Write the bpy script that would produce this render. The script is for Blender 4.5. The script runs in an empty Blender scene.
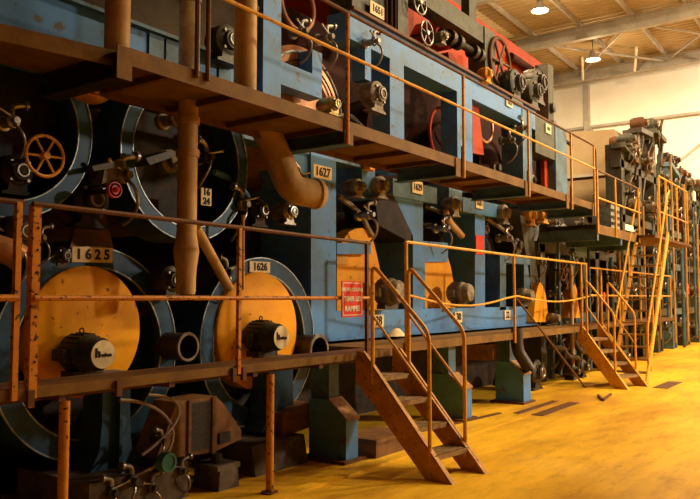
import bpy, bmesh, math, random
from mathutils import Vector, Matrix, Euler
random.seed(7)
C = bpy.context.scene.collection
PI = math.pi
# ------------------------------------------------------------------ camera geometry
F = 740.0; EYE = 1.57
PHI = math.radians(35.35); TH = math.atan(48.5/F)
FWD = Vector((math.cos(PHI)*math.cos(TH), math.sin(PHI)*math.cos(TH), math.sin(TH)))
RT = Vector((math.sin(PHI), -math.cos(PHI), 0)); UP = RT.cross(FWD)
CAM = Vector((0, 0, EYE))
def ray(px, py): return FWD*F + RT*(px-350) + UP*(249.5-py)
def P(px, py, Y):
    r = ray(px, py); return CAM + r*(Y/r.y)
def PX(px, py, X):
    r = ray(px, py); return CAM + r*(X/r.x)
def PZ(px, py, z):
    r = ray(px, py); return CAM + r*((z-EYE)/r.z)
YW, YM = 4.02, 5.10     # walkway edge plane, machine face plane
# ------------------------------------------------------------------ materials
def mat(name, col, rough=.6, metal=0., c2=None, amt=.35, scale=6., bump=.15, emit=None, es=0., c3=None, amt3=.25, stretch=(1,1,1)):
    m = bpy.data.materials.new(name); m.use_nodes = True
    nt = m.node_tree; N = nt.nodes; L = nt.links
    b = N['Principled BSDF']; b.inputs['Roughness'].default_value = rough; b.inputs['Metallic'].default_value = metal; b.inputs['Specular IOR Level'].default_value = .5 if metal > .25 else .18
    b.inputs['Base Color'].default_value = (*col, 1)
    if emit: b.inputs['Emission Color'].default_value = (*emit, 1); b.inputs['Emission Strength'].default_value = es
    if c2:
        g = N.new('ShaderNodeNewGeometry'); mp = N.new('ShaderNodeMapping'); mp.inputs['Scale'].default_value = stretch
        L.new(g.outputs['Position'], mp.inputs['Vector'])
        n = N.new('ShaderNodeTexNoise'); n.inputs['Scale'].default_value = scale; n.inputs['Detail'].default_value = 6; n.inputs['Roughness'].default_value = .65
        L.new(mp.outputs['Vector'], n.inputs['Vector'])
        r = N.new('ShaderNodeValToRGB'); e = r.color_ramp.elements
        e[0].position = .5-amt*.5+.12; e[0].color = (*col, 1); e[1].position = .5-amt*.5+.26; e[1].color = (*c2, 1)
        e[0].position = max(.05, .62-amt*.5); e[1].position = min(.98, .78-amt*.35)
        L.new(n.outputs['Fac'], r.inputs['Fac'])
        out = r.outputs['Color']
        if c3:
            n2 = N.new('ShaderNodeTexNoise'); n2.inputs['Scale'].default_value = scale*5; n2.inputs['Detail'].default_value = 4
            L.new(mp.outputs['Vector'], n2.inputs['Vector'])
            r2 = N.new('ShaderNodeValToRGB'); q = r2.color_ramp.elements
            q[0].position = .64-amt3*.3; q[0].color = (0, 0, 0, 1); q[1].position = .70-amt3*.3; q[1].color = (1, 1, 1, 1)
            L.new(n2.outputs['Fac'], r2.inputs['Fac'])
            mx = N.new('ShaderNodeMixRGB'); L.new(r2.outputs['Color'], mx.inputs['Fac']); L.new(out, mx.inputs['Color1']); mx.inputs['Color2'].default_value = (*c3, 1)
            out = mx.outputs['Color']
        L.new(out, b.inputs['Base Color'])
        bp = N.new('ShaderNodeBump'); bp.inputs['Strength'].default_value = bump; bp.inputs['Distance'].default_value = .01
        L.new(n.outputs['Fac'], bp.inputs['Height']); L.new(bp.outputs['Normal'], b.inputs['Normal'])
    return m
M = {}
M['blue'] = mat('blue machine paint', (.09, .25, .56), .42, 0, (.09, .17, .27), .4, 1.6, .06, c3=(.10, .10, .09), amt3=.02)
M['navy'] = mat('dark blue ring paint', (.035, .085, .16), .4, .1, (.018, .04, .065), .4, 3, .06)
M['edge'] = mat('worn bare metal edge', (.35, .40, .40), .4, .6, (.12, .12, .11), .4, 9)
M['grey'] = mat('grey green paint', (.085, .10, .075), .55, .1, (.06, .055, .04), .5, 4, .15, c3=(.16, .08, .03), amt3=.2)
M['greyblue'] = mat('grey blue paint', (.10, .19, .28), .5, .1, (.06, .085, .09), .45, 2.5, .1)
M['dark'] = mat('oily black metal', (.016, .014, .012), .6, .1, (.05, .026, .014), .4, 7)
M['black'] = mat('black rubber', (.012, .012, .012), .6)
M['oil'] = mat('greasy brown metal', (.055, .034, .02), .5, .3, (.03, .022, .016), .5, 8, .2, c3=(.12, .06, .025), amt3=.05)
M['rust'] = mat('brown rusty paint', (.16, .062, .02), .6, .1, (.10, .045, .02), .5, 7, .2, c3=(.24, .10, .03), amt3=.04)
M['brown'] = mat('brown walkway steel', (.22, .11, .022), .65, 0, (.14, .068, .016), .45, 4, .1)
M['orange'] = mat('ochre rail paint', (.62, .24, .025), .45, 0, (.50, .17, .02), .4, 6, .08, c3=(.10, .035, .015), amt3=.22)
M['yellow'] = mat('yellow rail paint', (.78, .40, .04), .42, 0, (.62, .28, .03), .4, 6, .08, c3=(.2, .09, .03), amt3=.1)
M['guard'] = mat('yellow guard paint', (.85, .36, .006), .6, 0, (.74, .28, .006), .4, 3, .03, c3=(.25, .07, .01), amt3=.0)
M['stair'] = mat('orange brown stringer paint', (.62, .29, .035), .5, 0, (.46, .20, .028), .45, 5, .1, c3=(.18, .08, .03), amt3=.1)
M['tread'] = mat('worn tread steel', (.36, .22, .09), .45, .3, (.22, .13, .06), .45, 14, .4)
M['pipe'] = mat('dusty lagged pipe', (.60, .37, .14), .5, 0, (.38, .21, .07), .5, 4, .15, stretch=(1, 1, .4))
M['sleeve'] = mat('bright pipe sleeve', (.85, .80, .74), .4, .1, (.6, .5, .4), .4, 8)
M['copper'] = mat('copper toned roll', (.62, .30, .14), .32, .25, (.38, .16, .07), .45, 6)
M['felt'] = mat('dark red felt', (.06, .016, .010), .85, 0, (.03, .01, .008), .5, 3)
M['red'] = mat('red painted sheet', (.46, .045, .006), .6, 0, (.36, .032, .005), .4, 1.5, .05)
M['redbright'] = mat('bright red plastic', (.75, .05, .03), .35)
M['sign'] = mat('sign red', (.78, .06, .03), .5)
M['cream'] = mat('cream plate', (.85, .68, .40), .55, 0, (.7, .5, .25), .35, 12)
M['ink'] = mat('black ink', (.02, .012, .008), .6)
M['white'] = mat('white lettering', (.9, .82, .65), .5)
M['motor'] = mat('dark green motor casting', (.06, .065, .045), .5, .3, (.03, .028, .02), .5, 8, .2, c3=(.16, .10, .05), amt3=.15)
M['castgrey'] = mat('dusty grey casting', (.30, .25, .18), .55, .2, (.14, .10, .06), .5, 10, .2)
M['steel'] = mat('worn steel', (.38, .36, .32), .35, .7, (.2, .14, .09), .45, 12)
M['brass'] = mat('brass fitting', (.55, .36, .10), .35, .6, (.25, .15, .05), .4, 12)
M['green'] = mat('green enamel', (.05, .16, .12), .4, .1)
M['tan'] = mat('tan hood sheet', (.42, .30, .17), .6, 0, (.36, .25, .13), .4, 1.2, .03)
M['box'] = mat('brown guard box paint', (.26, .125, .045), .55, .1, (.15, .07, .03), .5, 7, .2)
M['mesh'] = mat('dark grille', (.025, .02, .017), .6, .3, (.05, .035, .02), .5, 40, .5)
M['concrete'] = mat('grimy concrete', (.16, .12, .085), .85, 0, (.08, .055, .035), .5, 6, .5)
M['pedtop'] = mat('rust dusted top', (.45, .22, .07), .7, 0, (.2, .09, .03), .5, 25, .3)
M['roofsteel'] = mat('grey roof steel', (.42, .38, .32), .6, .1, (.34, .30, .25), .4, 2)
M['deck'] = mat('beige roof sheet', (.46, .34, .18), .6, 0, (.38, .27, .13), .4, .6, .03)
M['skylight'] = mat('pale ribbed roof sheet', (.85, .78, .62), .5)
M['wall'] = mat('cream wall cladding', (.86, .82, .74), .7, 0, (.80, .75, .65), .4, .5, .03)
M['wallrib'] = M['wall']
M['backwall'] = mat('dark back wall', (.05, .04, .03), .8, 0, (.03, .025, .02), .4, 1)  # unlit dark behind the machine is put into this colour
M['lamp'] = mat('glowing lamp', (1, .9, .7), .5, emit=(1, .80, .50), es=30)
M['hose'] = mat('pale hose', (.35, .27, .2), .5)
def floor_mat():
    m = bpy.data.materials.new('ochre factory floor'); m.use_nodes = True
    nt = m.node_tree; N = nt.nodes; L = nt.links; b = N['Principled BSDF']
    g = N.new('ShaderNodeNewGeometry')
    n1 = N.new('ShaderNodeTexNoise'); n1.inputs['Scale'].default_value = .55; n1.inputs['Detail'].default_value = 8; n1.inputs['Roughness'].default_value = .65
    n2 = N.new('ShaderNodeTexNoise'); n2.inputs['Scale'].default_value = 5; n2.inputs['Detail'].default_value = 7; n2.inputs['Roughness'].default_value = .75
    mp = N.new('ShaderNodeMapping'); mp.inputs['Scale'].default_value = (.45, 1.5, 1); mp.inputs['Rotation'].default_value = (0, 0, .1)
    L.new(g.outputs['Position'], mp.inputs['Vector'])
    for n in (n1, n2): L.new(mp.outputs['Vector'], n.inputs['Vector'])
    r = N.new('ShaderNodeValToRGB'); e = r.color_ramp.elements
    e[0].position = .36; e[0].color = (.46, .22, .010, 1); e[1].position = .58; e[1].color = (.88, .50, .022, 1)  # lamp yellow and darker bands between light pools put into the colour
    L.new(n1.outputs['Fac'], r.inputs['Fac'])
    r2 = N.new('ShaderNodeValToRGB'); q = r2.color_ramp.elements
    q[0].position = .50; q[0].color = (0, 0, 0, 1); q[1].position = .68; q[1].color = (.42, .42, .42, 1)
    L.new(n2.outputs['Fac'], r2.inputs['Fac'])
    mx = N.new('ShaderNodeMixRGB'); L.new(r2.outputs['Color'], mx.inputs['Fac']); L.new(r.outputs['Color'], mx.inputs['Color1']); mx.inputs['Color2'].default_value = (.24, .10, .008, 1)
    L.new(mx.outputs['Color'], b.inputs['Base Color'])
    b.inputs['Roughness'].default_value = .55; b.inputs['Specular IOR Level'].default_value = .15
    bp = N.new('ShaderNodeBump'); bp.inputs['Strength'].default_value = .25; bp.inputs['Distance'].default_value = .01
    L.new(n2.outputs['Fac'], bp.inputs['Height']); L.new(bp.outputs['Normal'], b.inputs['Normal'])
    return m
M['floor'] = floor_mat()
# ------------------------------------------------------------------ mesh builder
def V(*a): return Vector(a)
class MB:
    def __init__(s): s.v = []; s.f = []
    def add(s, vs, fs):
        k = len(s.v); s.v += [Vector(v) for v in vs]; s.f += [[i+k for i in f] for f in fs]; return s
    def box(s, x0, x1, y0, y1, z0, z1):
        return s.prism([(x0, z0), (x1, z0), (x1, z1), (x0, z1)], y0, y1)
    def prism(s, pts, y0, y1):                       # polygon in XZ, extruded along Y
        n = len(pts)
        vs = [(p[0], y0, p[1]) for p in pts]+[(p[0], y1, p[1]) for p in pts]
        fs = [list(range(n)), list(range(2*n-1, n-1, -1))]+[[i, i+n, (i+1) % n+n, (i+1) % n] for i in range(n)]
        return s.add(vs, fs)
    def prismX(s, pts, x0, x1):                      # polygon in YZ, extruded along X
        n = len(pts)
        vs = [(x0, p[0], p[1]) for p in pts]+[(x1, p[0], p[1]) for p in pts]
        fs = [list(range(n)), list(range(2*n-1, n-1, -1))]+[[i, i+n, (i+1) % n+n, (i+1) % n] for i in range(n)]
        return s.add(vs, fs)
    def bar(s, a, b, w, h, up=(0, 0, 1)):            # rectangular bar from a to b
        a = Vector(a); b = Vector(b); d = (b-a).normalized(); up = Vector(up)
        if abs(d.dot(up)) > .98: up = Vector((0, 1, 0))
        sd = d.cross(up).normalized()*w/2; u = sd.cross(d).normalized()*h/2
        vs = [a-sd-u, a+sd-u, a+sd+u, a-sd+u, b-sd-u, b+sd-u, b+sd+u, b-sd+u]
        return s.add(vs, [[0, 1, 2, 3], [7, 6, 5, 4], [0, 4, 5, 1], [1, 5, 6, 2], [2, 6, 7, 3], [3, 7, 4, 0]])
    def tube(s, pts, r, n=10, cap=True):
        pts = [Vector(p) for p in pts]; m = len(pts); rr = r if isinstance(r, (list, tuple)) else [r]*m
        t0 = (pts[1]-pts[0]).normalized(); a = t0.orthogonal().normalized(); vs = []; fs = []
        for i, p in enumerate(pts):
            t = (pts[min(i+1, m-1)]-pts[max(i-1, 0)]).normalized()
            a = (a-t*a.dot(t)).normalized(); b = t.cross(a)
            for k in range(n):
                an = 2*PI*k/n; vs.append(p+(a*math.cos(an)+b*math.sin(an))*rr[i])
        for i in range(m-1):
            for k in range(n): fs.append([i*n+k, i*n+(k+1) % n, (i+1)*n+(k+1) % n, (i+1)*n+k])
        if cap: fs.append(list(range(n-1, -1, -1))); fs.append([(m-1)*n+k for k in range(n)])
        return s.add(vs, fs)
    def lathe(s, prof, o, ax=(0, -1, 0), n=24, closed=False):   # prof: (radius, distance along axis)
        o = Vector(o); ax = Vector(ax).normalized(); a = ax.orthogonal().normalized(); b = ax.cross(a)
        vs = []; m = len(prof)
        for r, t in prof:
            for k in range(n):
                an = 2*PI*k/n; vs.append(o+ax*t+(a*math.cos(an)+b*math.sin(an))*max(r, 1e-4))
        fs = []
        for i in range(m if closed else m-1):
            j = (i+1) % m
            for k in range(n): fs.append([i*n+k, i*n+(k+1) % n, j*n+(k+1) % n, j*n+k])
        return s.add(vs, fs)
    def torus(s, o, R, r, ax=(0, -1, 0), n=28, m=8):
        return s.lathe([(R+r*math.cos(2*PI*j/m), r*math.sin(2*PI*j/m)) for j in range(m)], o, ax, n, True)
    def ball(s, o, r, n=12):
        return s.lathe([(r*math.sin(PI*i/8), -r*math.cos(PI*i/8)) for i in range(9)], o, (0, 0, 1), n)
    def build(s, name, m, parent=None, smooth=True, bevel=0, auto=35):
        me = bpy.data.meshes.new(name)
        off = Vector((0, 0, 0)); p = parent
        while p: off += p.location; p = p.parent
        if parent is None:
            lo = [min(v[i] for v in s.v) for i in range(3)]; hi = [max(v[i] for v in s.v) for i in range(3)]
            off = Vector(((lo[0]+hi[0])/2, (lo[1]+hi[1])/2, lo[2]))
        me.from_pydata([v-off for v in s.v], [], s.f)
        bm = bmesh.new(); bm.from_mesh(me); bmesh.ops.recalc_face_normals(bm, faces=bm.faces)
        if smooth:
            for f in bm.faces: f.smooth = True
            for e in bm.edges:
                if len(e.link_faces) == 2 and e.calc_face_angle(0) > math.radians(auto): e.smooth = False
        bm.to_mesh(me); bm.free()
        me.materials.append(M[m] if isinstance(m, str) else m)
        o = bpy.data.objects.new(name, me); C.objects.link(o)
        if parent is None: o.location = off
        else: o.parent = parent
        if bevel:
            md = o.modifiers.new('bevel', 'BEVEL'); md.width = bevel; md.segments = 1; md.limit_method = 'ANGLE'
        return o
def box(*a): return MB().box(*a)
def bz(p0, p1, p2, p3, n=10):
    p0, p1, p2, p3 = map(Vector, (p0, p1, p2, p3))
    return [p0*(1-t)**3+p1*3*t*(1-t)**2+p2*3*t*t*(1-t)+p3*t**3 for t in [i/n for i in range(n+1)]]
def smoothpath(pts, rad, n=5):
    pts = [Vector(p) for p in pts]; out = [pts[0]]
    for i in range(1, len(pts)-1):
        a, b, c = pts[i-1], pts[i], pts[i+1]
        r = min(rad, (a-b).length*.45, (c-b).length*.45)
        p = b+(a-b).normalized()*r; q = b+(c-b).normalized()*r
        for k in range(n+1):
            t = k/n; out.append(p*(1-t)**2+b*2*t*(1-t)+q*t*t)
    out.append(pts[-1]); return out
def facepoly(px, Y, dep):                           # outline on plane Y with its own thickness
    return MB().prism([(P(x, y, Y).x, P(x, y, Y).z) for x, y in px], Y, Y+dep)
def tag(o, label, cat, group=None):
    o['label'] = label; o['category'] = cat
    if group: o['group'] = group
    return o
def thing(name, label, cat, loc=(0, 0, 0), group=None):
    o = bpy.data.objects.new(name, None); C.objects.link(o); o.location = Vector(loc); o.empty_display_size = .1
    return tag(o, label, cat, group)
def struct(name, mb, m, smooth=False):
    o = mb.build(name, m, None, smooth); o['kind'] = 'structure'; return o
def text(s, size, c, m, parent, name='lettering', rot=0, ext=.002, nrm='-y', bold=.0):
    cu = bpy.data.curves.new('t', 'FONT'); cu.body = s; cu.size = size; cu.align_x = 'CENTER'; cu.align_y = 'CENTER'; cu.extrude = ext; cu.offset = bold; cu.resolution_u = 3
    t = bpy.data.objects.new('t', cu); C.objects.link(t)
    dg = bpy.context.evaluated_depsgraph_get(); me = bpy.data.meshes.new_from_object(t.evaluated_get(dg))
    bpy.data.objects.remove(t); bpy.data.curves.remove(cu)
    R = Matrix.Rotation(PI/2, 4, 'X') @ Matrix.Rotation(rot, 4, 'Z')
    off = Vector((0, 0, 0)); p = parent
    while p: off += p.location; p = p.parent
    me.transform(Matrix.Translation(Vector(c)-off) @ R); me.materials.clear(); me.materials.append(M[m])
    o = bpy.data.objects.new(name, me); C.objects.link(o); o.parent = parent; return o
# ------------------------------------------------------------------ setting
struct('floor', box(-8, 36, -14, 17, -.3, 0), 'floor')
struct('wall_end', box(36, 36.3, -14, 17, 0, 12.8), 'wall')
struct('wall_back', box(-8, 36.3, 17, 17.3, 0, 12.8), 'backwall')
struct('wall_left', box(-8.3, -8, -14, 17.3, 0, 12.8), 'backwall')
def ribs(x0, x1, y0, y1, z, pitch, h=.07):
    pts = []; x = x0
    while x < x1-.01:
        pts += [(x, z), (x+pitch*.25, z), (x+pitch*.4, z+h), (x+pitch*.8, z+h)]; x += pitch
    pts.append((x1, z)); pts += [(x1, z+.2), (x0, z+.2)]
    n = len(pts); vs = [(p[0], y0, p[1]) for p in pts]+[(p[0], y1, p[1]) for p in pts]
    return MB().add(vs, [[i, i+n, (i+1) % n+n, (i+1) % n] for i in range(n)])
struct('ceiling', ribs(-8, 36.3, -14, 17.3, 12.75, .33), 'deck')
struct('trim_1', ribs(14, 29.2, 12.2, 14.4, 12.69, .33), 'skylight')
for i, X in enumerate((6., 11.8, 17.7, 23.6, 29.4, 35.2)):
    mb = MB().box(X-.14, X+.14, -14, 17, 12.0, 12.04).box(X-.14, X+.14, -14, 17, 12.5, 12.54).box(X-.015, X+.015, -14, 17, 12.04, 12.5)
    struct('trim_%d' % (i+2), mb, 'roofsteel')
k = 8
for Y in [y*2.0-8.6 for y in range(0, 13)]:
    struct('trim_%d' % k, box(-8, 36, Y-.05, Y+.05, 12.56, 12.75), 'roofsteel'); k += 1
# end wall framing
for z in (9.9, 6.6):
    struct('trim_%d' % k, MB().box(35.82, 36, -14, 17, z-.06, z+.06), 'roofsteel'); k += 1
for Y in (11.2, 2.2):
    struct('trim_%d' % k, MB().box(35.7, 36, Y-.12, Y+.12, 0, 12), 'roofsteel'); k += 1
struct('trim_%d' % k, MB().bar((35.75, 11.1, 9.9), (35.75, 9.0, 7.2), .08, .08).bar((35.75, 4.0, 10.0), (35.75, 8.6, 6.6), .09, .09), 'roofsteel'); k += 1
# roof bracing between the last two beams
br = MB()
for (x0, y0, x1, y1) in ((29.4, 11.4, 35.2, 7.4), (29.4, 7.4, 35.2, 11.4), (29.4, 7.4, 35.2, 3.4), (29.4, 3.4, 35.2, 7.4)):
    br.bar((x0, y0, 12.3), (x1, y1, 12.3), .07, .07)
struct('trim_%d' % k, br, 'roofsteel'); k += 1
for y in (11.0, 8.6, 5.6):
    struct('trim_%d' % k, MB().tube([(33.4, y-.4, 12.6), (35.0, y+.1, 12.05)], .06, 8), 'skylight'); k += 1
# floor kerb beside the machine
struct('trim_%d' % k, box(-2, 11.4, 3.84, 3.95, 0, .02), 'floor'); k += 1
# ------------------------------------------------------------------ high bay lamps
for (px, py, lab) in ((540, 11, 'bright high bay lamp hanging nearest the red hood, under the ribbed roof'), (593, 60, 'bright high bay lamp hanging between the last two roof beams')):
    p = PZ(px, py, 11.75)
    t = thing('high_bay_lamp', lab, 'lamp', p, 'high bay lamps')
    MB().lathe([(.05, .42), (.09, .40), (.12, .22), (.30, .0), (.31, .0), (.14, .24), (.1, .44)], p, (0, 0, 1)).build('reflector', 'roofsteel', t)
    MB().lathe([(0, -.03), (.16, -.02), (.27, .02), (0, .03)], p, (0, 0, 1)).build('bulb', 'lamp', t)
    MB().tube([p+V(0, 0, .42), p+V(0, 0, 1.0)], .015, 6).build('hanger', 'dark', t)
# ------------------------------------------------------------------ walkways
DK = 1.05
def handpost(pt, z0, z1, m, par, r=.02, name='post', mb=None):
    return MB().tube([(pt.x, pt.y, z0), (pt.x, pt.y, z1)], r, 8).build(name, m, par)
lw = thing('lower_walkway', 'low brown steel walkway with ochre guard rails in front of the yellow gear guards', 'walkway', (2, YW, 0))
xl, xr = -1.2, 6.48
box(xl, xr, YW, 4.40, DK-.035, DK).build('deck_plate', 'rust', lw)
mb = MB().box(xl, xr, YW-.012, YW+.0, DK-.06, DK+.005).box(xl, xr, YW, YW+.06, DK-.06, DK-.05)
mb.build('edge_channel', 'brown', lw, False)
box(xl, xr, 4.36, 4.40, DK-.13, DK-.035).build('inner_joist', 'rust', lw, False)
for i in range(8):
    X = .1+i*.85; box(X, X+.05, YW, 4.36, DK-.10, DK-.035).build('cross_joist', 'rust', lw, False)
for px, py in ((71, 393), (276, 372)):
    p = P(px, py, YW-.03); MB().tube([(p.x, p.y+.06, 0), (p.x, p.y+.06, DK-.1)], .032, 12).build('support_post', 'orange', lw)
    MB().lathe([(.07, 0), (.07, .012), (0.03, .012)], (p.x, p.y+.06, 0), (0, 0, 1)).build('foot_plate', 'rust', lw)
ZT = 2.12
pA, pB, pC, pD = P(14, 297, YW), P(33, 297, YW), P(237, 297, YW), P(365, 297, YW)
for p, w in ((pA, .034), (pC, .03), (pD, .03)):
    MB().bar((p.x, YW-.02, DK-.06), (p.x, YW-.02, ZT), w, w).build('rail_post', 'orange' if p is not pD else 'rust', lw, False)
mb = MB().bar((pB.x, YW-.02, DK-.06), (pB.x, YW-.02, ZT), .05, .012).bar((pB.x-.022, YW, DK-.06), (pB.x-.022, YW, ZT), .01, .05)
mb.build('rail_post', 'orange', lw, False)
for i in range(7):
    MB().lathe([(0, 0), (.008, 0), (.008, .004), (0, .004)], (pB.x+.004, YW-.027, 1.2+i*.13), n=8).build('bolt_head', 'dark', lw)
MB().tube([(pB.x-.03, YW-.02, ZT), (pC.x, YW-.02, ZT-.005), (pD.x+.05, YW-.02, ZT-.02)], .017, 8).build('top_rail', 'rust', lw)
MB().tube([(pB.x-.02, YW-.045, EYE), (pC.x, YW-.045, EYE), (pD.x, YW-.045, EYE)], .017, 8).build('mid_rail', 'orange', lw)
MB().tube([(-1, YW-.02, ZT), (pA.x+.03, YW-.02, ZT)], .017, 8).build('top_rail', 'rust', lw)
MB().tube([(-1, YW-.045, EYE), (pA.x, YW-.045, EYE)], .02, 8).build('mid_rail', 'orange', lw)
# clamps on the deck edge
for px in (30, 118, 233, 243):
    p = P(px, 385, YW-.02); MB().box(p.x-.02, p.x+.02, YW-.04, YW-.012, DK-.11, DK-.01).build('clamp', 'rust', lw, False)
# narrow walkway beyond the first stair
nw = thing('narrow_walkway', 'narrow brown walkway with thin yellow guard rail between the two short stairs', 'walkway', (9, 4.4, 0))
box(6.48, 13.85, 4.4, 5.05, DK-.03, DK).build('deck_plate', 'brown', nw, False)
box(6.48, 13.85, 4.38, 4.41, DK-.09, DK+.01).build('edge_channel', 'brown', nw, False)
for px, y0 in ((407, 0), (515, 0), (582, 0), (587, 0)):
    p = P(px, 297, 4.35); m = 'yellow'
    MB().tube([(p.x, 4.36, DK-.14), (p.x, 4.36, 2.2)], .022, 8).build('rail_post', m, nw)
    MB().ball((p.x, 4.36, 2.2), .026).build('post_cap', m, nw)
e0, e1 = P(407, 297, 4.36).x, P(587, 297, 4.36).x; em = P(515, 297, 4.36).x
MB().tube([(e0, 4.36, 2.21), (em, 4.36, 2.2), (e1, 4.36, 2.2)], .018, 8).build('top_rail', 'yellow', nw)
sag = [(e0+(em-e0)*t, 4.33, 1.60-.13*math.sin(PI*min(1, t*1.05))+.0*t) for t in [i/8 for i in range(9)]]
MB().tube(sag, .014, 8).build('chain_rail', 'yellow', nw)
sag = [(em+(e1-em)*t, 4.33, 1.60-.09*math.sin(PI*t)) for t in [i/8 for i in range(9)]]
MB().tube(sag, .014, 8).build('chain_rail', 'yellow', nw)
MB().tube([(em, 4.35, 1.58), PZ(585, 387, .01)], .016, 8).build('diagonal_stay', 'rust', nw)
MB().lathe([(0, 0), (.05, 0), (.05, .012), (0, .012)], PZ(585, 387, 0), (0, 0, 1), 12).build('stay_foot', 'rust', nw)
# sign
ps = P(352, 299, YW-.08)
sg = thing('warning_sign', 'red warning sign with cream French lettering wired to the guard rail', 'sign', ps)
w = .165; h = .165; z0 = ps.z
MB().box(ps.x-w, ps.x+w, ps.y-.004, ps.y+.004, z0-h, z0+h).build('panel', 'sign', sg, False)
mb = MB()
for a in ((-w+.012, w-.012, h-.022, h-.015), (-w+.012, w-.012, -h+.015, -h+.022), (-w+.012, -w+.018, -h+.015, h-.015), (w-.018, w-.012, -h+.015, h-.015)):
    mb.box(ps.x+a[0], ps.x+a[1], ps.y-.007, ps.y-.004, z0+a[2], z0+a[3])
mb.build('border_line', 'white', sg, False)
text('NE PAS COURIR', .047, (ps.x, ps.y-.006, z0+.085), 'white', sg, bold=.0012)
text('TENIR LES', .06, (ps.x, ps.y-.006, z0+.0), 'white', sg, bold=.0018)
text('RAMPES', .068, (ps.x, ps.y-.006, z0-.09), 'white', sg, bold=.002)
# upper walkway
UD = 3.23; YI = YW+.82
uw = thing('upper_walkway', 'long high brown walkway on cantilever brackets with dark top rail', 'walkway', (6, YW, UD))
xk = P(128, 48, YW).x; xe = P(594, 205, YW).x
yl = 4.36; pl = P(0, 24, yl)
box(xk, xe, YW, YI, UD-.05, UD).build('deck_plate', 'brown', uw, False)
box(xk, xe, YW-.015, YW, UD-.11, UD+.01).build('edge_channel', 'brown', uw, False)
MB().add([(pl.x-1, yl+.1, UD), (xk, 4.10, UD), (xk, YI, UD), (pl.x-1, YI, UD), (pl.x-1, yl+.1, UD-.05), (xk, 4.10, UD-.05), (xk, YI, UD-.05), (pl.x-1, YI, UD-.05)],
         [[0, 1, 2, 3], [4, 5, 6, 7], [0, 1, 5, 4], [1, 2, 6, 5], [2, 3, 7, 6], [3, 0, 4, 7]]).build('deck_plate', 'brown', uw, False)
MB().bar((pl.x-1, yl+.1, UD-.06), (xk, 4.10, UD-.06), .02, .10).build('edge_channel', 'brown', uw, False)
bx = [P(a, b, YW).x for a, b in ((122, 60), (347, 118), (456, 160), (525, 183), (566, 196), (592, 204))]
for i, X in enumerate(bx):
    mb = MB().box(X-.07, X+.07, YW-.02, YI, UD-.22, UD-.205).box(X-.07, X+.07, YW-.02, YI, UD-.07, UD-.05).box(X-.01, X+.01, YW, YI, UD-.21, UD-.07)
    mb.build('cantilever_bracket', 'dark' if i == 0 else 'greyblue', uw, False)
    box(X-.06, X+.06, YW-.03, YW-.017, UD-.22, UD+.0).build('end_plate', 'brown', uw, False)
for i in range(14):
    X = xk+.35+i*.68
    if X < xe: box(X, X+.04, YW, YI, UD-.10, UD-.05).build('cross_joist', 'rust', uw, False)
box(xk, xe, YI-.04, YI, UD-.11, UD-.05).build('inner_joist', 'rust', uw, False)
ux = [P(a, b, YW-.03).x for a, b in ((347, 80), (463, 110), (528, 140), (571, 170), (594, 180))]
for i, X in enumerate(ux):
    MB().tube([(X, YW-.035, UD-.22), (X, YW-.035, 4.26)], .02, 8).build('rail_post', 'orange' if i == 0 else 'yellow', uw)
    box(X-.035, X+.035, YW-.03, YW-.015, UD-.2, UD+.16).build('post_clamp', 'rust', uw, False)
for px in (197, 208):
    p = P(px, 50, YW-.03); MB().tube([(p.x, YW-.03, UD-.05), (p.x, YW-.03, 5.0)], .018, 8).build('rail_post', 'rust', uw)
px0 = P(208, 50, YW-.03).x
MB().tube([(px0, YW-.035, 4.27), (ux[-1], YW-.035, 4.27)], .018, 8).build('top_rail', 'rust', uw)
MB().tube([(px0, YW-.05, 3.85), (ux[-1], YW-.05, 3.85)], .016, 8).build('mid_rail', 'yellow', uw)
MB().tube([(ux[-1], YW-.035, 4.27), (ux[-1]+.1, YW-.035, 4.19), (ux[-1]+.1, YW-.035, 3.85)], .018, 8).build('end_rail', 'rust', uw)
# farther upper platform, lower step
fp = thing('far_platform', 'dark high platform with ochre rails between the upper walkway and the steep stair', 'walkway', (14, YW, 2.9))
fa, fb = P(596, 222, YW).x, 18.4
box(fa, fb, YW, YM-.1, 2.82, 2.88).build('deck_plate', 'dark', fp, False)
box(fa, fb, YW-.015, YW, 2.72, 2.89).build('edge_channel', 'brown', fp, False)
for X in (fa+.1, fa+1.6, fa+3.1): box(X-.05, X+.05, YW, YM, 2.6, 2.8).build('cantilever_bracket', 'greyblue', fp, False)
for px in (597, 615, 638):
    X = P(px, 210, YW-.02).x; MB().tube([(X, YW-.03, 2.72), (X, YW-.03, 3.86)], .022, 8).build('rail_post', 'yellow', fp)
xq = P(640, 210, YW-.02).x
MB().tube([(fa, YW-.03, 3.86), (xq, YW-.03, 3.86)], .02, 8).build('top_rail', 'rust', fp)
MB().tube([(fa, YW-.03, 3.36), (xq, YW-.03, 3.36)], .016, 8).build('mid_rail', 'yellow', fp)
# ladder-side landing rail
for px in (657, 664, 675, 685):
    X = P(px, 215, YW-.25).x; MB().tube([(X, YW-.3, 2.85), (X, YW-.3, 4.19)], .022, 8).build('rail_post', 'yellow', fp)
a = P(657, 215, YW-.25).x; b = P(685, 215, YW-.25).x
box(16.05, b+.2, YW-.35, YW, 2.82, 2.88).build('deck_plate', 'rust', fp, False)
MB().tube([(a, YW-.3, 4.19), (b, YW-.3, 4.19)], .02, 8).build('top_rail', 'yellow', fp)
MB().tube([(a, YW-.3, 3.42), (b, YW-.3, 3.42)], .016, 8).build('mid_rail', 'yellow', fp)
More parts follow.
